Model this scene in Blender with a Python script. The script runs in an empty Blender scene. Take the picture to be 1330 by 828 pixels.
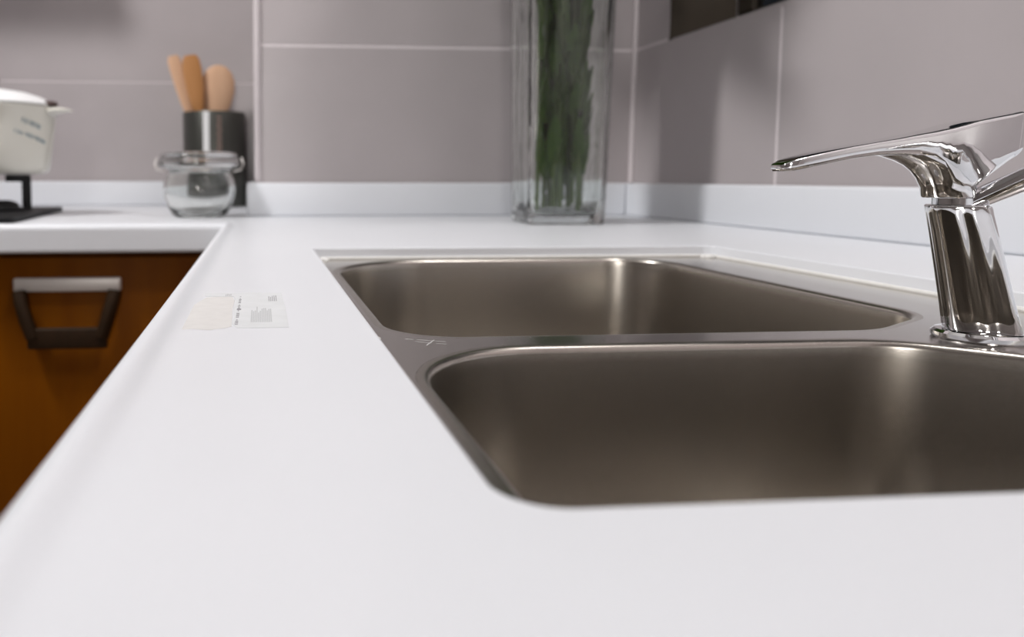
import bpy, bmesh, math, random
from mathutils import Vector, Matrix
random.seed(7)
S = 0.001                     # everything below is written in millimetres
sc = bpy.context.scene
COL = sc.collection

# ------------------------------------------------------------------ camera
F_PX, CX, CY = 1004.4, 424.9, 309.0
YAW, PITCH, ROLL = 0.08628, 0.07762, 0.00096
cam_d = bpy.data.cameras.new('camera')
cam_d.sensor_width = 36.0
cam_d.lens = F_PX * 36.0 / 1330.0
cam_d.shift_x = (665.0 - CX) / 1330.0
cam_d.shift_y = (CY - 414.0) / 1330.0
cam_d.clip_start = 0.01
cam_d.dof.use_dof = True
cam_d.dof.focus_distance = 0.44
cam_d.dof.aperture_fstop = 7.0
cam = bpy.data.objects.new('camera', cam_d)
COL.objects.link(cam)
fw = Vector((math.sin(YAW) * math.cos(PITCH), math.cos(YAW) * math.cos(PITCH), -math.sin(PITCH)))
rt = Vector((math.cos(YAW), -math.sin(YAW), 0))
up = rt.cross(fw)
r2 = rt * math.cos(ROLL) + up * math.sin(ROLL)
u2 = -rt * math.sin(ROLL) + up * math.cos(ROLL)
m = Matrix.Identity(4)
for i in range(3):
    m[i][0], m[i][1], m[i][2] = r2[i], u2[i], -fw[i]
m[2][3] = 75 * S
cam.matrix_world = m
sc.camera = cam

# ------------------------------------------------------------------ world, light, exposure
w = bpy.data.worlds.new('night'); sc.world = w; w.use_nodes = True
w.node_tree.nodes['Background'].inputs[0].default_value = (0.02, 0.025, 0.035, 1)
w.node_tree.nodes['Background'].inputs[1].default_value = 0.3
sc.view_settings.view_transform = 'Standard'
sc.view_settings.look = 'None'
sc.view_settings.gamma = 1.0
sc.view_settings.exposure = 0.14

def area(name, loc, size, power, col, target):
    l = bpy.data.lights.new(name, 'AREA'); l.shape = 'RECTANGLE'
    l.size, l.size_y = size[0] * S, size[1] * S
    l.energy = power; l.color = col
    o = bpy.data.objects.new(name, l); COL.objects.link(o)
    o.location = Vector(loc) * S
    o.rotation_euler = (Vector(target) - Vector(loc)).to_track_quat('-Z', 'Y').to_euler()
    return o
area('ceiling_panel_light', (-950, 860, 1400), (240, 240), 21, (1.0, 0.985, 0.98), (400, 1200, 200))
area('sink_panel_light', (560, 420, 1600), (260, 260), 8, (1.0, 0.98, 0.97), (350, 600, 0))
area('bowl_streak_light', (-200, -1440, 420), (170, 520), 6.5, (1.0, 0.97, 0.93), (100, 800, 100))  # unseen lamp added behind the camera for bright streaks in the steel bowls

# ------------------------------------------------------------------ materials
MATS = {}
def mat(name, col, rough=0.5, metal=0.0, trans=0.0, ior=1.45, coat=0.0, spec=0.5, noise=None, bump=None, colb=None):
    """noise = (scale xyz, low, high) mixes col -> colb; bump = (scale, strength, distance)"""
    mt = bpy.data.materials.new(name); mt.use_nodes = True
    nt = mt.node_tree; b = nt.nodes['Principled BSDF']
    b.inputs['Base Color'].default_value = (*col, 1)
    b.inputs['Roughness'].default_value = rough
    b.inputs['Metallic'].default_value = metal
    b.inputs['Transmission Weight'].default_value = trans
    b.inputs['IOR'].default_value = ior
    b.inputs['Coat Weight'].default_value = coat
    b.inputs['Coat Roughness'].default_value = 0.08
    b.inputs['Specular IOR Level'].default_value = spec
    if noise or bump:
        tc = nt.nodes.new('ShaderNodeTexCoord')
    if noise:
        mp = nt.nodes.new('ShaderNodeMapping'); mp.inputs['Scale'].default_value = noise[0]
        n = nt.nodes.new('ShaderNodeTexNoise'); n.inputs['Scale'].default_value = 1.0; n.inputs['Detail'].default_value = 5
        r = nt.nodes.new('ShaderNodeValToRGB')
        r.color_ramp.elements[0].position = noise[1]; r.color_ramp.elements[1].position = noise[2]
        r.color_ramp.elements[0].color = (*col, 1); r.color_ramp.elements[1].color = (*(colb or col), 1)
        nt.links.new(tc.outputs['Object'], mp.inputs['Vector']); nt.links.new(mp.outputs['Vector'], n.inputs['Vector'])
        nt.links.new(n.outputs['Fac'], r.inputs['Fac']); nt.links.new(r.outputs['Color'], b.inputs['Base Color'])
    if bump:
        mp2 = nt.nodes.new('ShaderNodeMapping'); mp2.inputs['Scale'].default_value = bump[0]
        n2 = nt.nodes.new('ShaderNodeTexNoise'); n2.inputs['Scale'].default_value = 1.0; n2.inputs['Detail'].default_value = 3
        bp = nt.nodes.new('ShaderNodeBump'); bp.inputs['Strength'].default_value = bump[1]; bp.inputs['Distance'].default_value = bump[2]
        nt.links.new(tc.outputs['Object'], mp2.inputs['Vector']); nt.links.new(mp2.outputs['Vector'], n2.inputs['Vector'])
        nt.links.new(n2.outputs['Fac'], bp.inputs['Height']); nt.links.new(bp.outputs['Normal'], b.inputs['Normal'])
    MATS[name] = mt
    return mt

QUARTZ = mat('white_quartz', (0.76, 0.775, 0.81), 0.32, noise=((3, 3, 3), .3, .7), colb=(0.79, 0.805, 0.84), spec=0.35)
TILE = mat('mauve_tile', (0.43, 0.39, 0.395), 0.28, noise=((6, 6, 6), .3, .7), colb=(0.46, 0.417, 0.422), bump=((900, 900, 900), .04, .001))
GROUT = mat('pale_grout', (0.74, 0.68, 0.69), 0.9, noise=((200, 200, 200), .3, .7), colb=(0.80, 0.74, 0.75))
PAINT = mat('wall_paint', (0.42, 0.39, 0.38), 0.9, noise=((2, 2, 2), .3, .7), colb=(0.44, 0.41, 0.40))
CEIL = mat('ceiling_paint', (0.62, 0.61, 0.60), 0.95, noise=((2, 2, 2), .3, .7), colb=(0.66, 0.65, 0.64))
FLOOR = mat('floor_tile', (0.28, 0.25, 0.23), 0.4, noise=((2, 2, 2), .3, .7), colb=(0.32, 0.29, 0.27))
TRIM = mat('lilac_trim', (0.66, 0.60, 0.61), 0.35, noise=((50, 50, 50), .3, .7), colb=(0.69, 0.63, 0.64))
WOOD = mat('orange_brown_wood', (0.155, 0.042, 0.0006), 0.45, noise=((14, 14, 1.2), .3, .75), colb=(0.24, 0.075, 0.001), spec=0.08)
STEEL = mat('brushed_steel', (0.50, 0.465, 0.42), 0.27, metal=1.0, noise=((400, 400, 400), .3, .7), colb=(0.55, 0.512, 0.465), bump=((1800, 1800, 1800), .06, .0005))
RIM = mat('satin_steel', (0.60, 0.58, 0.55), 0.2, metal=1.0, noise=((30, 400, 400), .3, .7), colb=(0.60, 0.57, 0.54))
CHROME = mat('chrome', (0.86, 0.86, 0.87), 0.03, metal=1.0)
SATIN = mat('satin_metal', (0.72, 0.68, 0.65), 0.45, metal=0.6, bump=((60, 900, 900), .1, .001))
BRONZE = mat('dark_bronze', (0.022, 0.011, 0.004), 0.6, spec=0.2, noise=((60, 60, 60), .3, .7), colb=(0.03, 0.014, 0.005))
GLASS = mat('clear_glass', (0.97, 0.985, 0.975), 0.0, trans=1.0, ior=1.46)
VGLASS = mat('vase_glass', (0.95, 0.975, 0.96), 0.0, trans=1.0, ior=1.45, bump=((40, 40, 7), .3, .005))
PANE = mat('window_glass', (0.9, 0.95, 0.93), 0.0, trans=1.0, ior=1.45)
FRAME = mat('dark_window_frame', (0.05, 0.04, 0.03), 0.4, noise=((20, 20, 20), .3, .7), colb=(0.06, 0.05, 0.04))
JAMB = mat('brown_window_jamb', (0.055, 0.042, 0.03), 0.6, noise=((20, 20, 4), .3, .7), colb=(0.07, 0.054, 0.04))
SEAL = mat('white_sealant', (0.74, 0.73, 0.70), 0.5, noise=((120, 120, 120), .3, .7), colb=(0.80, 0.79, 0.77))
STALK = mat('green_stalk', (0.05, 0.085, 0.018), 0.4, noise=((40, 40, 8), .3, .7), colb=(0.085, 0.13, 0.03))
LEAF = mat('green_leaf', (0.018, 0.050, 0.007), 0.4, noise=((60, 60, 12), .3, .7), colb=(0.065, 0.125, 0.018), spec=0.2)
PALEW = mat('pale_wood', (0.68, 0.41, 0.25), 0.55, noise=((20, 20, 2), .3, .7), colb=(0.75, 0.48, 0.31))
MIDW = mat('amber_wood', (0.46, 0.205, 0.065), 0.5, noise=((20, 20, 2), .3, .7), colb=(0.56, 0.27, 0.10))
HOLD = mat('dark_steel_holder', (0.10, 0.10, 0.09), 0.4, metal=0.7, bump=((200, 200, 200), .1, .001))
CERAM = mat('cream_enamel', (0.74, 0.72, 0.64), 0.25, noise=((5, 5, 5), .3, .7), colb=(0.77, 0.75, 0.68), coat=0.3)
LIDW = mat('white_frosted_lid', (0.84, 0.84, 0.84), 0.5, bump=((300, 300, 300), .1, .001))
DKBR = mat('dark_brown_plastic', (0.06, 0.035, 0.03), 0.4, noise=((50, 50, 50), .3, .7), colb=(0.08, 0.045, 0.04))
BLUEP = mat('blue_grey_print', (0.27, 0.35, 0.39), 0.6)
IRON = mat('black_cast_iron', (0.012, 0.012, 0.012), 0.55, bump=((500, 500, 500), .2, .001))
BLKGL = mat('black_hob_glass', (0.015, 0.015, 0.016), 0.5, spec=0.15)
PAPER = mat('greyed_label_paper', (0.66, 0.675, 0.685), 0.55, noise=((60, 60, 60), .3, .7), colb=(0.72, 0.735, 0.75))
TORN = mat('torn_beige_paper', (0.64, 0.625, 0.61), 0.7, noise=((120, 120, 120), .3, .7), colb=(0.69, 0.675, 0.66))
INK = mat('grey_ink', (0.27, 0.26, 0.28), 0.7)
FADED = mat('faded_grey_ink', (0.52, 0.53, 0.54), 0.7)
REDI = mat('faint_red_print', (0.36, 0.24, 0.20), 0.6)
WLAB = mat('white_label', (0.80, 0.80, 0.80), 0.5)
SCUFF = mat('pale_scuff', (0.52, 0.51, 0.50), 0.7)
HOODM = mat('hood_steel', (0.4, 0.4, 0.4), 0.35, metal=1.0)

# ------------------------------------------------------------------ mesh helpers
def make(name, verts, faces, material, parent=None, smooth=True, angle=35, origin=None, scale=S, fix=True):
    """link verts (mm, world) as ONE mesh object; origin (mm) becomes the object's location"""
    o0 = Vector(origin) if origin else Vector((0, 0, 0))
    me = bpy.data.meshes.new(name)
    me.from_pydata([tuple((Vector(v) - o0) * scale) for v in verts], [], faces)
    if fix:
        bm = bmesh.new(); bm.from_mesh(me)
        bmesh.ops.recalc_face_normals(bm, faces=bm.faces)
        bm.to_mesh(me); bm.free()
    if smooth:
        me.polygons.foreach_set('use_smooth', [True] * len(me.polygons))
        me.set_sharp_from_angle(angle=math.radians(angle))
    me.materials.append(material)
    ob = bpy.data.objects.new(name, me); COL.objects.link(ob)
    if parent is not None:
        ob.parent = parent
        base = wloc(parent)
        if not origin:
            for vv in me.vertices: vv.co -= base
        ob.location = o0 * scale - (base if origin else Vector((0, 0, 0)))
    else:
        ob.location = o0 * scale
    return ob

def wloc(o):
    p = Vector((0, 0, 0))
    while o is not None: p = p + o.location; o = o.parent
    return p

def empty(name, loc, label=None, cat=None, group=None):
    e = bpy.data.objects.new(name, None); COL.objects.link(e)
    e.empty_display_size = 0.02
    e.location = Vector(loc) * S
    tag(e, label, cat, group)
    return e

def tag(o, label=None, cat=None, group=None, kind=None):
    if label: o['label'] = label
    if cat: o['category'] = cat
    if group: o['group'] = group
    if kind: o['kind'] = kind
    return o

class G:
    """collects geometry"""
    def __init__(s): s.v = []; s.f = []
    def add(s, v, f):
        k = len(s.v); s.v += [tuple(p) for p in v]; s.f += [tuple(i + k for i in q) for q in f]; return s
    def box(s, a, b, bev=0, seg=2):
        bm = bmesh.new()
        bmesh.ops.create_cube(bm, size=1)
        c = [(a[i] + b[i]) / 2 for i in range(3)]; d = [abs(b[i] - a[i]) for i in range(3)]
        for v in bm.verts: v.co = Vector([c[i] + v.co[i] * d[i] for i in range(3)])
        if bev: bmesh.ops.bevel(bm, geom=bm.edges[:], offset=bev, segments=seg, profile=0.5, affect='EDGES')
        bm.verts.index_update()
        s.add([v.co[:] for v in bm.verts], [[v.index for v in f.verts] for f in bm.faces]); bm.free(); return s
    def loft(s, rings, closed=True, cap0=True, cap1=True):
        n = len(rings[0]); v = [p for r in rings for p in r]; f = []
        for i in range(len(rings) - 1):
            for j in range(n if closed else n - 1):
                k = (j + 1) % n
                f.append((i * n + j, i * n + k, (i + 1) * n + k, (i + 1) * n + j))
        if cap0: f.append(tuple(range(n))[::-1])
        if cap1: f.append(tuple(range((len(rings) - 1) * n, len(rings) * n)))
        return s.add(v, f)
    def lathe(s, prof, c=(0, 0, 0), n=48, cap0=True, cap1=True):
        rings = [[(c[0] + r * math.cos(2 * math.pi * j / n), c[1] + r * math.sin(2 * math.pi * j / n), c[2] + z) for j in range(n)] for r, z in prof]
        return s.loft(rings, True, cap0, cap1)
    def tube(s, pts, rad, n=12, flat=1.0, caps=True):
        pts = [Vector(p) for p in pts]; rings = []
        ref = Vector((0, 0, 1))
        for i, p in enumerate(pts):
            t = (pts[min(i + 1, len(pts) - 1)] - pts[max(i - 1, 0)]).normalized()
            a = t.cross(ref)
            if a.length < 1e-3: a = t.cross(Vector((1, 0, 0)))
            a.normalize(); b = a.cross(t).normalized()
            r = rad[i] if isinstance(rad, (list, tuple)) else rad
            rings.append([tuple(p + a * r * math.cos(2 * math.pi * j / n) + b * r * flat * math.sin(2 * math.pi * j / n)) for j in range(n)])
        return s.loft(rings, True, caps, caps)
    def build(s, name, material, parent=None, **k): return make(name, s.v, s.f, material, parent, **k)

def rpoly(pts, rad, off=0.0, seg=8):
    """rounded polygon (CCW); off > 0 shrinks it"""
    n = len(pts); P = [Vector((*p, 0)) for p in pts]; lines = []
    for i in range(n):
        d = (P[(i + 1) % n] - P[i]).normalized(); nn = Vector((-d.y, d.x, 0))
        lines.append((P[i] + nn * off, d))
    Q = []
    for i in range(n):
        p0, d0 = lines[i - 1]; p1, d1 = lines[i]
        den = d0.x * d1.y - d0.y * d1.x; w_ = p1 - p0
        Q.append(p0 + d0 * ((w_.x * d1.y - w_.y * d1.x) / den))
    out = []
    for i in range(n):
        a = (Q[i - 1] - Q[i]).normalized(); b = (Q[(i + 1) % n] - Q[i]).normalized()
        ang = math.acos(max(-1, min(1, a.dot(b)))); r = max(0.5, (rad[i] if isinstance(rad, (list, tuple)) else rad) - off)
        tl = r / math.tan(ang / 2)
        s0 = Q[i] + a * tl; s1 = Q[i] + b * tl
        c = Q[i] + (a + b).normalized() * (r / math.sin(ang / 2))
        v0 = s0 - c; v1 = s1 - c; th = v0.angle(v1)
        ax = 1 if v0.cross(v1).z > 0 else -1
        for k in range(seg + 1):
            q = Matrix.Rotation(ax * th * k / seg, 3, 'Z') @ v0 + c
            out.append((q.x, q.y))
    return out

def filled(loops, z):
    """flat polygon with holes: returns verts, faces"""
    bm = bmesh.new()
    for lp in loops:
        vs = [bm.verts.new((x, y, z)) for x, y in lp]
        for i in range(len(vs)): bm.edges.new((vs[i], vs[(i + 1) % len(vs)]))
    bmesh.ops.triangle_fill(bm, edges=bm.edges[:], use_beauty=True, use_dissolve=False)
    bm.verts.index_update()
    v = [q.co[:] for q in bm.verts]; f = [[q.index for q in t.verts] for t in bm.faces]
    bm.free(); return v, f

def struct(ob, label=None): return tag(ob, label, None, None, 'structure')

# ------------------------------------------------------------------ room shell
ZF, ZC = -820, 1640
def shell(name, boxes, material, label=None):
    g = G()
    for a, b in boxes: g.box(a, b)
    return struct(g.build(name, material, smooth=False), label)
shell('floor', [((-2300, -1600, ZF - 60), (1000, 2300, ZF))], FLOOR)
shell('ceiling', [((-2300, -1600, ZC), (1000, 2300, ZC + 60))], CEIL)
wall_left = shell('wall_left', [((-2300, -1600, ZF), (-2200, 2300, ZC))], PAINT)
wall_front = shell('wall_front', [((-2200, -1600, ZF), (912, -1500, ZC))], PAINT)
GB = 0.9   # grout lies this far behind the tile faces
wall_alcove = shell('wall_alcove', [((-2200, 2141 + GB, ZF), (-3, 2300, ZC))], GROUT, 'mauve tiled wall behind the hob and utensils')
wall_back = shell('wall_back', [((-5 + GB, 1517 + GB, ZF), (912, 2300, ZC))], GROUT, 'mauve tiled wall behind the vase')
WY0, WY1, WZ0, WZ1 = 420, 1386, 330, 1250
wall_right = shell('wall_right', [((752 + GB, -1500, ZF), (912, 1517, WZ0 - 8)), ((752 + GB, WY1 + 8, WZ0 - 8), (912, 1517, ZC)),
                                  ((752 + GB, -1500, WZ0 - 8), (912, WY0, ZC)), ((752 + GB, WY0, WZ1), (912, WY1 + 8, ZC))], GROUT,
                   'mauve tiled wall with the window, behind the faucet')
# tiles: each one a piece of its wall, faces 2 mm proud of the joints
def tile(parent, a, b, joint=2.8):
    """a, b: opposite corners of the tile cell; the two in-plane axes are shrunk by the joint"""
    a, b = list(a), list(b)
    thin = min(range(3), key=lambda i: abs(b[i] - a[i]))
    for i in range(3):
        lo, hi = min(a[i], b[i]), max(a[i], b[i])
        if i != thin: lo += joint; hi -= joint
        a[i], b[i] = lo, hi
    return G().box(a, b, 0.4, 1).build('tile', TILE, parent, smooth=False)
rows = [(-90, 330), (330, 730), (730, 1130), (1130, 1530)]
for z0, z1 in rows:
    tile(wall_back, (0, 1517, z0), (752, 1517 + GB, z1))
    for x0 in (-5, -805, -1605):
        tile(wall_alcove, (max(x0 - 800, -2195), 2141, z0), (x0, 2141 + GB, z1), 1.5)
    tile(wall_back, (-5, 1523, z0), (-5 + GB, 2141, z1))
for y1, y0 in ((1517, 1077), (1077, 277), (277, -523), (-523, -1323)):
    tile(wall_right, (752, y0, -90), (752 + GB, y1, 330))
for z0, z1 in rows[1:]:
    tile(wall_right, (752, WY1, z0), (752 + GB, 1517, z1))
tile(wall_right, (752, WY0, WZ0 - 8), (880, WY1 - 1, WZ0))
# corner bead on the tiled pillar and the caulked inner corner
struct(G().box((-11, 1511, 66), (0, 1522, ZC), 3, 3).build('trim_1', TRIM), 'pale corner bead on the tiled pillar')
struct(G().tube([(748.5, 1513.5, 66), (748.5, 1513.5, ZC)], 5.0, 10).build('trim_2', TRIM), 'pale caulk line in the room corner')
# window: dark frame and pane at the outer side of the deep reveal
win = G()
for a, b in (((880, WY0, WZ0), (905, WY1, WZ0 + 45)), ((880, WY0, WZ1 - 45), (905, WY1, WZ1)),
             ((880, WY0, WZ0 + 45), (905, WY0 + 45, WZ1 - 45)), ((880, WY1 - 45, WZ0 + 45), (905, WY1, WZ1 - 45)),
             ((880, 880, WZ0 + 45), (905, 925, WZ1 - 45))):
    win.box(a, b, 3, 1)
win_o = struct(win.build('window_1', FRAME), 'dark framed window over the sink at night')
for y0, y1 in ((WY0 + 45, 880), (925, WY1 - 45)):
    G().box((889, y0, WZ0 + 45), (895, y1, WZ1 - 45)).build('pane', PANE, win_o, smooth=False)

G().box((753, WY1 + .5, WZ0 - 7.5), (879.5, WY1 + 7.5, WZ1 - 1), 1, 1).build('jamb_board', JAMB, win_o, smooth=False)

# ------------------------------------------------------------------ countertop
CUT = [(56, 166), (500, 166), (500, 817), (56, 817)]
CUTR = [16, 16, 12, 4]
T = 12
ctop = empty('countertop', (300, 700, 0), 'glossy white stone L-shaped countertop running along the sink to the hob', 'countertop')
g = G()
outer = [(-35, -700), (750, -700), (750, 1515), (-7, 1515), (-7, 2139), (-1500, 2139), (-1500, 1252), (-35, 1252)]
c0 = rpoly(CUT, CUTR, -1.5)
v, f = filled([outer, c0], 0.0); g.add(v, f)
prof = [(-1.5, 0), (-0.75, -0.2), (-0.2, -0.75), (0, -1.5), (0, -T)]
rings = [[(x, y, z) for x, y in rpoly(CUT, CUTR, o)] for o, z in prof]
g.loft(rings, True, False, False)
v, f = filled([outer, rpoly(CUT, CUTR, 0)], -T); g.add(v, f)
no = len(outer)
g.add([(x, y, 0) for x, y in outer] + [(x, y, -T) for x, y in outer], [(i, (i + 1) % no, no + (i + 1) % no, no + i) for i in range(no)])
slab = g.build('slab', QUARTZ, ctop, angle=30, fix=False)
# rounded front edge with a slightly raised drip lip, mitred round the inner corner
lip = [(25, 0.0), (21, 0.1), (17.5, 0.7), (14.5, 2.0), (12, 3.0), (9.5, 3.4), (6.5, 2.8), (3.8, 1.0), (1.7, -1.3), (0.6, -3.6), (0, -6.5), (0, -7.3),
       (0, -37.2), (0, -38), (0.8, -41), (2.5, -42.6), (5, -43), (25, -43), (25, -12.5)]
rings = [[(-60 + d, -700, z) for d, z in lip], [(-60 + d, 1227 + d, z) for d, z in lip], [(-1500, 1227 + d, z) for d, z in lip]]
G().loft(rings, True, True, True).build('front_edge', QUARTZ, ctop, angle=50)
UH = 64.8
for a, b in (((-26, 1497, 0), (731.5, 1516, UH)), ((732, -700, 0), (751, 1516, UH)), ((-1500, 2121, 0), (-26.5, 2140, UH)), ((-26, 1516.5, 0), (-6.5, 2140, UH))):
    G().box(a, b, 5, 4).build('upstand', QUARTZ, ctop, angle=50)
# sealant bead at the foot of the cutout
bead = [(x, y, -T + 1.2) for x, y in rpoly(CUT, CUTR, 1.2)]
bead = bead[-9:] + bead[:0]
bp = rpoly(CUT, CUTR, 1.4)
G().tube([(x, y, -T + 1.0) for x, y in bp] + [(bp[0][0], bp[0][1], -T + 1.0)], 1.8, 8).build('sealant_bead', SEAL, ctop)
for (x, y, r) in ((66, 806, 4.2), (69, 803, 2.5), (61, 415, 2.2), (63, 408, 1.5), (492, 806, 5.0), (487, 809, 3.5)):
    G().lathe([(r * math.cos(a), r * .7 * math.sin(a)) for a in [i * math.pi / 12 - .3 for i in range(7)]], (x, y, -T + .3), 10).build('sealant_blob', SEAL, ctop)


# ------------------------------------------------------------------ sink
FZ = -T - 0.3
sink = empty('kitchen_sink', (280, 490, FZ), 'brushed steel double bowl sink set under the white countertop', 'sink')
FAR = [(71, 412), (355, 412), (424, 455), (426, 811), (71, 806)]
FARR = [42, 60, 45, 58, 105]
NEAR = [(70, 150), (424, 150), (424, 300), (338, 388), (70, 386)]
NEARR = [50, 50, 50, 60, 72]
def bowl_prof():
    p = [(-4, 0), (-1, 0)]
    for k in range(1, 7):
        a = k / 6 * math.pi / 2; p.append((-1 + 3.8 * math.sin(a), -3.8 * (1 - math.cos(a))))
    p += [(3.2, -9), (5, -60), (9, -150)]
    for k in range(1, 7):
        a = k / 6 * math.pi / 2; p.append((9 + 32 * (1 - math.cos(a)), -150 - 32 * math.sin(a)))
    return p
v, f = filled([rpoly([(40, 140), (515, 140), (515, 832), (40, 832)], 8), rpoly(FAR, FARR, -4), rpoly(NEAR, NEARR, -4)], FZ)
fl = make('flange', v, f, RIM, sink, smooth=False)
for poly, rad in ((NEAR, NEARR), (FAR, FARR)):
    pr = bowl_prof()
    rings = [[(x, y, FZ + z) for x, y in rpoly(poly, rad, o, 10)] for o, z in pr]
    cx = sum(p[0] for p in poly) / len(poly); cy = sum(p[1] for p in poly) / len(poly)
    nlast = len(rings[-1])
    rings.append([(cx + 45 * math.cos(2 * math.pi * j / nlast - 2.6), cy + 45 * math.sin(2 * math.pi * j / nlast - 2.6), FZ - 186) for j in range(nlast)])
    g = G(); g.loft(rings, True, False, True)
    b = g.build('bowl', STEEL, sink, angle=60)
    G().lathe([(43, 0), (43, 2), (38, 2.5), (36, -1), (8, -1), (6, 3), (0.5, 4)], (cx, cy, FZ - 185.5), 32).build('strainer', CHROME, b)
# pale scratch mark on the divider
g = G()
def dash(g, p, q, wd, z, h=0.06):
    p, q = Vector((*p, 0)), Vector((*q, 0)); d = (q - p).normalized(); n_ = Vector((-d.y, d.x, 0)) * wd / 2
    a = [p + n_, p - n_, q - n_, q + n_]
    vv = [(t.x, t.y, z) for t in a] + [(t.x, t.y, z + h) for t in a]
    g.add(vv, [(0, 1, 2, 3), (4, 5, 6, 7), (0, 1, 5, 4), (1, 2, 6, 5), (2, 3, 7, 6), (3, 0, 4, 7)])
for p, q in (((82, 402), (90, 397)), ((86, 392), (93, 405)), ((82, 407), (98, 400)), ((92, 396), (97, 394)), ((78, 409), (84, 406))):
    dash(g, p, q, 0.6, FZ + 0.02)
g.build('scuff_mark', SCUFF, sink, smooth=False)

# ------------------------------------------------------------------ faucet
FX, FY = 391, 385
fau = empty('faucet', (FX, FY, FZ), 'chrome single lever mixer faucet on the divider of the sink', 'faucet')
def sq(cx, cy, z, a, b, r, n=6, rot=0.0):
    """rounded rectangle ring, half sizes a, b, turned by rot"""
    r = min(r, a - .2, b - .2); out = []; c_, s_ = math.cos(rot), math.sin(rot)
    for qx, qy, s0 in ((1, 1, 0), (-1, 1, 90), (-1, -1, 180), (1, -1, 270)):
        for k in range(n + 1):
            t = math.radians(s0 + 90 * k / n)
            x = qx * (a - r) + r * math.cos(t); y = qy * (b - r) + r * math.sin(t)
            out.append((cx + x * c_ - y * s_, cy + x * s_ + y * c_, z))
    return out
G().lathe([(21.4, 0), (22.2, 1), (22, 3), (20.6, 4.4), (17, 5)], (FX + 1, FY, FZ + 0.1), 48).build('base_plate', CHROME, fau)
BR = math.radians(-33)
def body_ring(z, cx_, a, flute):
    """column section: flat front with soft vertical flutes"""
    out = []; n = 96
    for k in range(n):
        t = 2 * math.pi * k / n
        e = (abs(math.cos(t)) ** 4.5 + abs(math.sin(t)) ** 4.5) ** (-1 / 4.5)
        r = a * e * (1 - flute * (0.5 + 0.5 * math.cos(12 * t)))
        x, y = r * math.cos(t), r * math.sin(t)
        out.append((cx_ + x * math.cos(BR) - y * math.sin(BR), FY + x * math.sin(BR) + y * math.cos(BR), z))
    return out
bz = FZ + 5.1
rings = [body_ring(bz, FX + 1, 16.0, 0), body_ring(bz + 1.5, FX + .5, 16.3, 0.01), body_ring(5, FX - 2.5, 15.7, .035), body_ring(25, FX - 8, 14.9, .035), body_ring(45, FX - 13.5, 14.2, .035), body_ring(56, FX - 16.8, 13.8, .035),
         body_ring(59, FX - 17.6, 13.6, .008), body_ring(60.2, FX - 18, 13.2, 0), body_ring(60.8, FX - 18.2, 12.4, 0)]
G().loft(rings).build('body', CHROME, fau, angle=50)
G().lathe([(9.6, 60.9), (9.6, 64.4)], (FX - 20, FY, 0), 40).build('collar', CHROME, fau, angle=40)
# lever: one solid, swept along -X from the tall back block to the thin tip
sec = [  # x, z bottom, z top, half width
    (398, 87.1, 110, 10.8), (396, 86.0, 109.7, 11.6), (391, 83.5, 108.6, 12.2), (381, 76.5, 106.8, 12.6), (374, 70.7, 105.4, 12.6), (369, 68.0, 104.2, 12.5), (364.5, 68.0, 102.8, 12.3), (360, 71.0, 101.6, 12),
    (357.5, 75.5, 101.0, 11.8), (354, 80.3, 100.3, 11.5), (349, 84, 99.2, 11.2), (340, 86.3, 97.6, 10.8), (330, 87, 95.6, 10.3), (318, 86.7, 93.6, 9.8), (305, 84.9, 91.3, 9.3), (293, 82.4, 88.8, 8.8), (281, 80, 86, 8.3), (275, 78.8, 84.4, 7.6), (271, 78.6, 82.7, 6.3), (269.7, 79.6, 81.7, 4.8)]
rings = []
for x, z0, z1, hw in sec:
    ring = []
    hz = (z1 - z0) / 2; r = min(hz * .8, 5.0, hw * .6)
    for qy, qz, s0 in ((1, 1, 0), (-1, 1, 90), (-1, -1, 180), (1, -1, 270)):
        for k in range(6):
            t = math.radians(s0 + 90 * k / 5)
            rr = r if qz < 0 else r * .5
            y = qy * (hw - rr) + rr * math.cos(t); z = qz * (hz - rr) + rr * math.sin(t)
            ring.append((x, FY + y, (z0 + z1) / 2 + z))
    rings.append(ring)
g = G().loft(rings)
rs = []
for z, a, b, dx in ((64.6, 11.4, 11.2, -23.5), (65.4, 12, 11.8, -23.6), (70, 12.4, 11.9, -24), (75, 13.8, 12, -25.6), (79, 15.8, 12, -27.6), (82, 18.2, 11.8, -30), (84.5, 21.5, 11.4, -33.3), (87, 26, 10.6, -37.8)):
    rs.append([(FX + dx + a * math.cos(2 * math.pi * k / 48), FY + b * math.sin(2 * math.pi * k / 48), z) for k in range(48)])
g.loft(rs)
g.build('lever', CHROME, fau, angle=42)
# spout: leaves the collar towards the near bowl and rises
path = [(373, 383, 60), (383, 375, 67.5), (390, 363, 75), (396, 347, 83), (401, 328, 90), (405, 308, 94), (407, 290, 95), (407, 277, 89), (407, 272, 79)]
G().tube(path, [5.5, 6.2, 6.6, 6.8, 6.8, 6.8, 6.8, 7, 7.4], 20, 0.9).build('spout', CHROME, fau, angle=50)

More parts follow.
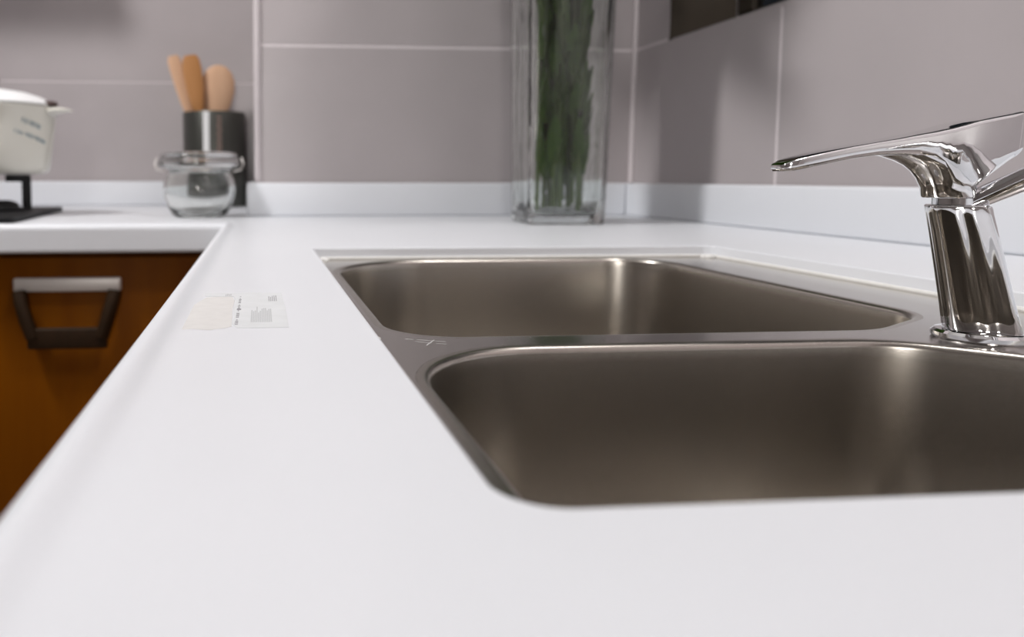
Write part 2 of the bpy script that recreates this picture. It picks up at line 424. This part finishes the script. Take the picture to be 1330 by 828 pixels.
# ------------------------------------------------------------------ label sticker on the counter
st = empty('label_sticker', (-14, 443, 0), 'half torn grey paper label stuck on the white counter beside the sink', 'sticker')
g = G()
def sheet(name, pts, z, h, material, parent):
    n = len(pts); vv = [(x, y, z) for x, y in pts] + [(x, y, z + h) for x, y in pts]
    return make(name, vv, [tuple(range(n))[::-1], tuple(range(n, 2 * n))] + [(i, (i + 1) % n, n + (i + 1) % n, n + i) for i in range(n)], material, parent, smooth=False)
right = [(-12, 384), (2, 383), (14, 383.5), (14.2, 440), (13.2, 500), (0, 502), (-20, 501), (-36, 503), (-35, 489), (-27, 487.5), (-17, 487), (-15, 470), (-15.5, 440), (-14.5, 412), (-15, 395)]
sheet('paper', right, 0.02, 0.16, PAPER, st)
torn = [(-43, 384), (-38, 382), (-34, 383.5), (-29, 381), (-25, 379.5), (-22, 382), (-18, 384), (-14.8, 388), (-15.3, 412), (-16.2, 440), (-15.8, 470), (-17.8, 486), (-28, 486.5), (-34, 484), (-36.5, 470), (-40, 452), (-41, 425)]
sheet('torn_patch', torn, 0.02, 0.10, TORN, st)
g = G()
random.seed(3)
for y in range(392, 486, 4):           # a column of tiny lettering, read from the side
    if random.random() < .75:
        dash(g, (-12.6, y), (-12.6, y + 2.4), random.choice([.8, 1.2, 1.6]), 0.19, 0.03)
dash(g, (-13.6, 438), (-11.2, 438), 4.5, 0.19, 0.03)
for i in range(5):
    dash(g, (5 + i * 1.1, 466), (5 + i * 1.1, 466 + random.uniform(14, 24)), .45, 0.19, 0.03)
for i in range(4):
    dash(g, (-22 + i * 1.0, 489), (-22 + i * 1.0, 489 + random.uniform(5, 9)), .4, 0.19, 0.03)
g.build('print', INK, st, smooth=False)
g = G()
for i in range(12):
    dash(g, (-5 + i * .95, 398), (-5 + i * .95, 398 + random.uniform(28, 50)), .7, 0.19, 0.03)
g.build('faded_print', FADED, st, smooth=False)

# ------------------------------------------------------------------ vase and greenery
VX, VY, VROT = 492, 1252, math.radians(-4)
vase = empty('glass_vase', (VX, VY, 0), 'tall square clear glass vase with green stems standing behind the sink', 'vase')
def vring(z, half, r, tw=0.0):
    c_, s_ = math.cos(VROT + tw), math.sin(VROT + tw)
    return [(VX + x * c_ - y * s_, VY + x * s_ + y * c_, z) for x, y, _ in sq(0, 0, 0, half, half, r, 6)]
rings = [vring(.3, 56, 10), vring(1.5, 60, 12), vring(5, 62, 13)]
for k in range(1, 13):
    rings.append(vring(5 + k * 36, 62 + k * .62, 13))
rings.append(vring(440, 66, 11))
for k in range(12, 0, -1):
    rings.append(vring(5 + k * 36 - (6 if k == 12 else 0), 62 + k * .62 - 7.5, 9))
rings += [vring(22, 53, 9), vring(16, 46, 9), vring(14, 30, 9)]
G().loft(rings).build('body', VGLASS, vase, angle=50)

leaf_me = None
def leaf_mesh():
    g = G(); L, W = 1.0, 0.16; n = 7; vv = []
    for i in range(n + 1):
        t = i / n; w_ = W * math.sin(math.pi * min(1, t * .93 + .05)) ** .8 * (1 - .25 * t); bend = -0.28 * t * t
        zc = t * L * .86; yc = -bend * L
        for s_ in (-1, 0, 1): vv.append((s_ * w_ / 2 * L, yc + (0.02 if s_ else 0), zc))
    ff = [(i * 3 + j, i * 3 + j + 1, i * 3 + j + 4, i * 3 + j + 3) for i in range(n) for j in (0, 1)]
    me = bpy.data.meshes.new('leaf'); me.from_pydata(vv, [], ff)
    me.polygons.foreach_set('use_smooth', [True] * len(me.polygons)); me.materials.append(LEAF)
    return me
leaf_me = leaf_mesh()
random.seed(12)
spots = [(-56, -30, 40), (-52, -8, 36), (-20, 14, 34), (-14, -24, 46), (18, -26, 36), (30, 24, 50), (-22, -18, 48), (-8, 16, 34), (6, -20, 60), (14, 8, 44), (26, -12, 52), (-2, -4, 70), (20, 24, 32), (-30, 10, 36), (8, 30, 66), (32, 8, 40)]
for i, (dx, dy, z0) in enumerate(spots):
    bx, by = VX + 9 + dx, VY + dy
    z0 = 15 + (z0 - 30) * .55
    stem = empty('green_stem', (bx, by, z0), 'leafy dark green stem standing in the square glass vase', 'plant stem', 'green stems in the glass vase')
    top = (bx + dx * 1.2 + random.uniform(-8, 8), by + dy * 1.0, 650 + random.uniform(-60, 60))
    pts = []
    for k in range(9):
        t = k / 8
        pts.append((bx + (top[0] - bx) * max(0, t - .55) * 2.0 + 2.5 * math.sin(5 * t + i), by + (top[1] - by) * max(0, t - .55) * 2.0, z0 + (top[2] - z0) * t))
    G().tube(pts, [4.2 - 1.6 * k / 8 for k in range(9)], 8).build('stalk', STALK, stem, origin=(bx, by, z0))
    nl = 20 if i > 1 else 8
    for k in range(nl):
        t = 0.06 + .94 * (k + .5 * random.random()) / nl
        q = min(7.999, t * 8); a = int(q); fr = q - a
        p = Vector(pts[a]).lerp(Vector(pts[min(8, a + 1)]), fr)
        lo = bpy.data.objects.new('leaf', leaf_me); COL.objects.link(lo); lo.parent = stem
        lo.location = p * S - stem.location
        inside = p.z < 400
        if not inside and p.z < 470: continue
        if inside:
            ln = random.uniform(80, 120); lo.scale = (ln * S * (1.6 if i > 1 else .6), ln * S * .30, ln * S); tilt = random.uniform(-.02, .10)
        else:
            ln = random.uniform(180, 330); lo.scale = (ln * S * 2.0, ln * S * .8, ln * S); tilt = random.uniform(.6, 1.4)
        lo.rotation_euler = (-tilt, 0, random.uniform(0, 6.28) if inside else random.choice([random.uniform(0, 6.28), random.uniform(0.9, 4.2)]))

    if i > 1:                                  # long arching leaves of the bunch, above the rim
        for k in range(8):
            p = Vector(pts[6]).lerp(Vector(pts[8]), random.random())
            lo = bpy.data.objects.new('leaf', leaf_me); COL.objects.link(lo); lo.parent = stem
            lo.location = p * S - stem.location
            ln = random.uniform(270, 390); lo.scale = (ln * S * 1.7, ln * S * .6, ln * S)
            lo.rotation_euler = (-random.uniform(.9, 1.35), 0, random.uniform(1.0, 3.7))

# ------------------------------------------------------------------ glass jar
JX, JY = -115, 1490
jar = empty('glass_jar', (JX, JY, 0), 'round clear glass jar with a wide lid in the counter corner', 'jar')
outp = [(40, 0.3), (47, 1.5), (52, 6), (60, 20), (66.5, 38), (68.5, 54), (66, 70), (60, 82), (57, 88), (60, 91)]
inp = [(54, 91), (52, 87), (56, 80), (62, 68), (64.5, 54), (62.5, 40), (56, 23), (47, 11), (38, 7), (6, 6)]
G().lathe([(8, 0.3)] + outp + inp, (JX, JY, 0)).build('jar_body', GLASS, jar, angle=50)
G().lathe([(6, 93.2), (62, 93.2), (72, 94), (76, 96.5), (77, 101), (75.5, 106), (73, 110), (72, 116), (70, 120.5), (65, 122.5), (58, 121), (54, 117), (6, 116)], (JX, JY, 0)).build('lid', GLASS, jar, angle=50)
G().lathe([(54, 91.2), (61, 91.2), (61, 92.8), (54, 92.8)], (JX, JY, 0), 48, False, False).build('seal_ring', PAPER, jar)
for sx in (-1, 1):
    G().tube([(JX + sx * 64, JY - 10, 86), (JX + sx * 79, JY - 9, 90), (JX + sx * 83, JY, 101), (JX + sx * 80, JY + 9, 112)], 1.6, 8).build('clip_wire', SATIN, jar)

# ------------------------------------------------------------------ utensil holder and wooden utensils
HX, HY, HR = -117, 2034, 80
hol = empty('utensil_holder', (HX, HY, 0), 'dark metal utensil pot behind the round glass jar', 'utensil holder')
G().lathe([(60, .4), (HR - 1, 1), (HR, 3), (HR, 239), (HR - 1, 241), (HR - 3, 241), (HR - 3.5, 239), (HR - 3.5, 5), (6, 4)], (HX, HY, 0)).build('pot_body', HOLD, hol, angle=40)
def strip(name, a0, a1, z0, z1, r, material):
    g = G(); n = 8
    rings = []
    for zz in (z0, z1):
        pass
    vv = []
    for k in range(n + 1):
        a = math.radians(a0 + (a1 - a0) * k / n)
        for rr in (r, r + .35):
            for zz in (z0, z1): vv.append((HX + rr * math.sin(a), HY - rr * math.cos(a), zz))
    ff = []
    for k in range(n):
        i = 4 * k
        ff += [(i, i + 1, i + 5, i + 4), (i + 2, i + 6, i + 7, i + 3), (i + 1, i + 3, i + 7, i + 5), (i, i + 4, i + 6, i + 2)]
    ff += [(0, 2, 3, 1), (4 * n, 4 * n + 1, 4 * n + 3, 4 * n + 2)]
    return G().add(vv, ff).build(name, material, hol)
strip('label_strip', -17, -6, 120, 238, HR + .2, WLAB)
g0 = G()
for k in range(9):
    zz = 138 + k * 10.5
    for a in (9, 13.5):
        aa = math.radians(a + (k % 2))
        x, y = HX + (HR + .4) * math.sin(aa), HY - (HR + .4) * math.cos(aa)
        g0.box((x - 1.9, y - .3, zz), (x + 1.9, y + .3, zz + 5.5))
g0.build('red_print', REDI, hol, smooth=False)
def paddle(name, base, top, prof, material, label, cat, yaw, bow=0.0, dish=0.0, group='wooden utensils in the dark holder'):
    """flat utensil: prof = (t, half width, half thickness) along base->top"""
    B, T_ = Vector(base), Vector(top); ax = (T_ - B).normalized()
    wv = Vector((math.cos(yaw), math.sin(yaw), 0)); wv = (wv - ax * wv.dot(ax)).normalized(); nv = ax.cross(wv)
    rings = []
    for t, hw, ht in prof:
        c = B.lerp(T_, t) + nv * bow * math.sin(math.pi * t)
        rings.append([tuple(c + wv * hw * math.cos(2 * math.pi * j / 16) + nv * (ht * math.sin(2 * math.pi * j / 16) + dish * hw * hw / 900 * math.cos(2 * math.pi * j / 16) ** 2)) for j in range(16)])
    o = G().loft(rings).build(name, material, origin=base, angle=50)
    return tag(o, label, cat, group)
hd = [(0, 5, 4.5), (.3, 5.5, 4.5), (.52, 6, 4)]
paddle('wooden_spatula', (-114, 2024, 6), (-219, 2015, 383), hd + [(.60, 9, 3.6), (.68, 14, 3.2), (.80, 17, 3), (.92, 18, 3), (.97, 17, 2.6), (1, 12, 1.6)], PALEW,
       'pale wooden spatula at the left of the utensil pot', 'spatula', .3)
paddle('wooden_spatula', (-122, 2020, 6), (-174, 2000, 383), hd + [(.58, 8.6, 3.4), (.66, 14.0, 3), (.76, 20.4, 2.8), (.9, 23.6, 2.8), (.97, 21.5, 2.4), (1, 14.0, 1.6)], MIDW,
       'amber brown wooden spatula in the middle of the utensil pot', 'spatula', .15)
paddle('wooden_spoon', (-137, 2045, 6), (-101, 2023, 362), hd + [(.58, 14.0, 4), (.64, 25.8, 4), (.72, 37.6, 4), (.82, 44.0, 4), (.90, 41.9, 3.6), (.96, 31.1, 3), (.99, 17.2, 2), (1, 5.4, 1)], PALEW,
       'round pale wooden spoon at the right of the utensil pot', 'spoon', .12, 0, 4)

# ------------------------------------------------------------------ gas hob and pot
PX, PY = -520, 1560
hob = empty('gas_hob', (PX, PY, 0), 'black glass gas hob set on the white counter under the pot', 'hob')
hp = rpoly([(-1180, 1285), (-398, 1262), (-437, 1770), (-1180, 1770)], [25, 45, 18, 25])
n = len(hp)
g = G(); g.loft([[(x, y, .4) for x, y in hp], [(x, y, 9) for x, y in hp], [(x, y, 10) for x, y in rpoly([(-1180, 1285), (-398, 1262), (-437, 1770), (-1180, 1770)], [25, 45, 18, 25], 1.5)]])
g.build('glass_plate', BLKGL, hob, angle=40)
for bx in (PX, PX - 400):
    G().lathe([(62, 10.2), (62, 14), (50, 16), (46, 24), (40, 28), (30, 30), (4, 31)], (bx, PY, 0), 40).build('burner', IRON, hob)
    for k in range(4):
        a = math.radians(45 + 90 * k - (38 if k == 3 else 0))
        d = Vector((math.cos(a), math.sin(a), 0)); c = Vector((bx, PY, 0)); s_ = Vector((-d.y, d.x, 0)) * 6
        P = [(48, 62), (48, 80), (66, 80)] 
        prof = [(30, 66), (30, 80), (74, 80), (78, 77), (78, 10.2), (64, 10.2), (64, 66)]
        vv = [tuple(c + d * r - s_ + Vector((0, 0, z))) for r, z in prof] + [tuple(c + d * r + s_ + Vector((0, 0, z))) for r, z in prof]
        q = len(prof)
        make('pan_support', vv, [tuple(range(q)), tuple(range(q, 2 * q))] + [(i, (i + 1) % q, q + (i + 1) % q, q + i) for i in range(q)], IRON, hob, smooth=False)
pot = empty('cooking_pot', (PX, PY, 80.5), 'cream white cooking pot with lid and pouring lip on the hob', 'cooking pot')
G().lathe([(80, 80.5), (96, 81.5), (104, 86), (108, 94), (113, 125), (118, 165), (122, 200), (125, 206), (125, 209), (121, 210), (118, 205), (112, 150), (102, 96), (92, 90), (4, 89)], (PX, PY, 0), 64).build('pot_body', CERAM, pot, angle=50)
lid = G().lathe([(120, 210.4), (124, 212), (124, 214.5), (116, 220), (96, 230), (70, 238), (40, 243), (4, 245)], (PX, PY, 0), 64).build('lid', LIDW, pot, angle=50)
G().lathe([(10, 245), (9, 252), (18, 258), (20, 265), (12, 270), (2, 271)], (PX, PY, 0), 24).build('lid_knob', DKBR, lid)
# pouring lip
rings = []
for x, w_, z0, z1 in ((-402, 34, 192, 209), (-390, 30, 196, 210), (-376, 22, 199.5, 209), (-366, 13, 201, 206.5), (-360, 6, 201, 203.5)):
    rings.append([(x, PY - 10 + w_ * math.cos(2 * math.pi * j / 16), (z0 + z1) / 2 + (z1 - z0) / 2 * math.sin(2 * math.pi * j / 16)) for j in range(16)])
G().loft(rings).build('pouring_lip', CERAM, pot, angle=60)
G().lathe([(17, 0), (18, 3), (16, 7), (8, 9), (1, 9.4)], (-404, PY - 20, 212), 24).build('lid_tab', DKBR, pot)
# two lines of small blue lettering, printed on the flank (too small to read)
g = G(); random.seed(5)
def on_pot(a, z):
    r = 113 + (z - 125) / 40 * 5 + .35
    return Vector((PX + r * math.sin(a), PY - r * math.cos(a), z))
for line, (a0, a1, zA, zB, hh) in enumerate(((.78, 1.16, 181, 168, 9), (.66, 1.30, 161, 141, 7))):
    nn = 7 if line == 0 else 11
    for i in range(nn):
        a = a0 + (a1 - a0) * (i + .5) / nn; z = zA + (zB - zA) * (i + .5) / nn
        da = (a1 - a0) / nn * .36
        for (p0, p1) in (((a - da, z - hh / 2), (a - da * .6, z + hh / 2)), ((a, z + hh / 2), (a + da, z + hh * .3)), ((a - da, z), (a + da, z - 1)), ((a + da * .4, z + hh * .4), (a + da * .7, z - hh / 2))):
            if random.random() < .8:
                P0, P1 = on_pot(*p0), on_pot(*p1)
                g.tube([P0, P1], .75, 5)
g.build('blue_print', BLUEP, pot, smooth=False)

# ------------------------------------------------------------------ cabinets
cab = empty('base_cabinet', (-790, 1700, ZF), 'orange brown wooden base cabinet with bail handles under the hob counter', 'cabinet')
G().box((-1500, 1282, -720), (-63, 2135, -44)).build('carcass', WOOD, cab, smooth=False)
G().box((-1490, 1340, ZF + .5), (-63, 2130, -720.5)).build('plinth', DKBR, cab, smooth=False)
def door(x0, x1):
    d = G().box((x0, 1262, -712), (x1, 1281.5, -52), 2.5, 2).build('door', WOOD, cab, angle=40, origin=((x0 + x1) / 2, 1272, -712))
    cx = (x0 + x1) / 2
    def sub(g, name, material):
        g.build(name, material, d, angle=45)
    g = G(); g.box((cx - 84, 1249, -107), (cx + 84, 1261.8, -84), 4, 3); sub(g, 'handle_plate', SATIN)
    for sx in (-1, 1):
        g = G(); g.tube([(cx + sx * 74, 1250, -106), (cx + sx * 70, 1244, -125), (cx + sx * 63, 1243, -150), (cx + sx * 54, 1244, -178)], 11.0, 12); sub(g, 'handle_arm', BRONZE)
    g = G(); g.box((cx - 62, 1239, -197), (cx + 62, 1250, -163), 4, 3); sub(g, 'handle_grip', BRONZE)
door(-530, -83); door(-980, -533); door(-1430, -983)
mcab = empty('sink_cabinet', (350, 400, ZF), 'wooden base cabinet under the sink counter', 'cabinet')
for nm, a, b in (('front_panel', (-30, -700, -720), (-12, 1225, -44)), ('side_panel', (-11.5, -700, -720), (745, -682, -13)), ('side_panel', (-11.5, 1205, -720), (745, 1224, -13)), ('bottom_panel', (-11.5, -681.5, -720), (745, 1204.5, -702)), ('plinth', (20, -690, ZF + .5), (740, 1220, -720.5))):
    G().box(a, b, 1.5, 1).build(nm, WOOD, mcab, smooth=False)
# unseen hood, added over the hob to shade the top of the wall
hood = empty('shading_hood', (-640, 1900, 760), 'unseen steel hood added above the gas hob to shade the wall', 'cooker hood')
hr = [[(-1120, 1760, 730), (-520, 1760, 730), (-520, 2139, 730), (-1120, 2139, 730)], [(-1120, 1760, 800), (-520, 1760, 800), (-520, 2139, 800), (-1120, 2139, 800)],
      [(-960, 1850, 900), (-680, 1850, 900), (-680, 2139, 900), (-960, 2139, 900)], [(-960, 1850, 1638), (-680, 1850, 1638), (-680, 2139, 1638), (-960, 2139, 1638)]]
G().loft(hr).build('canopy', HOODM, hood, smooth=False)
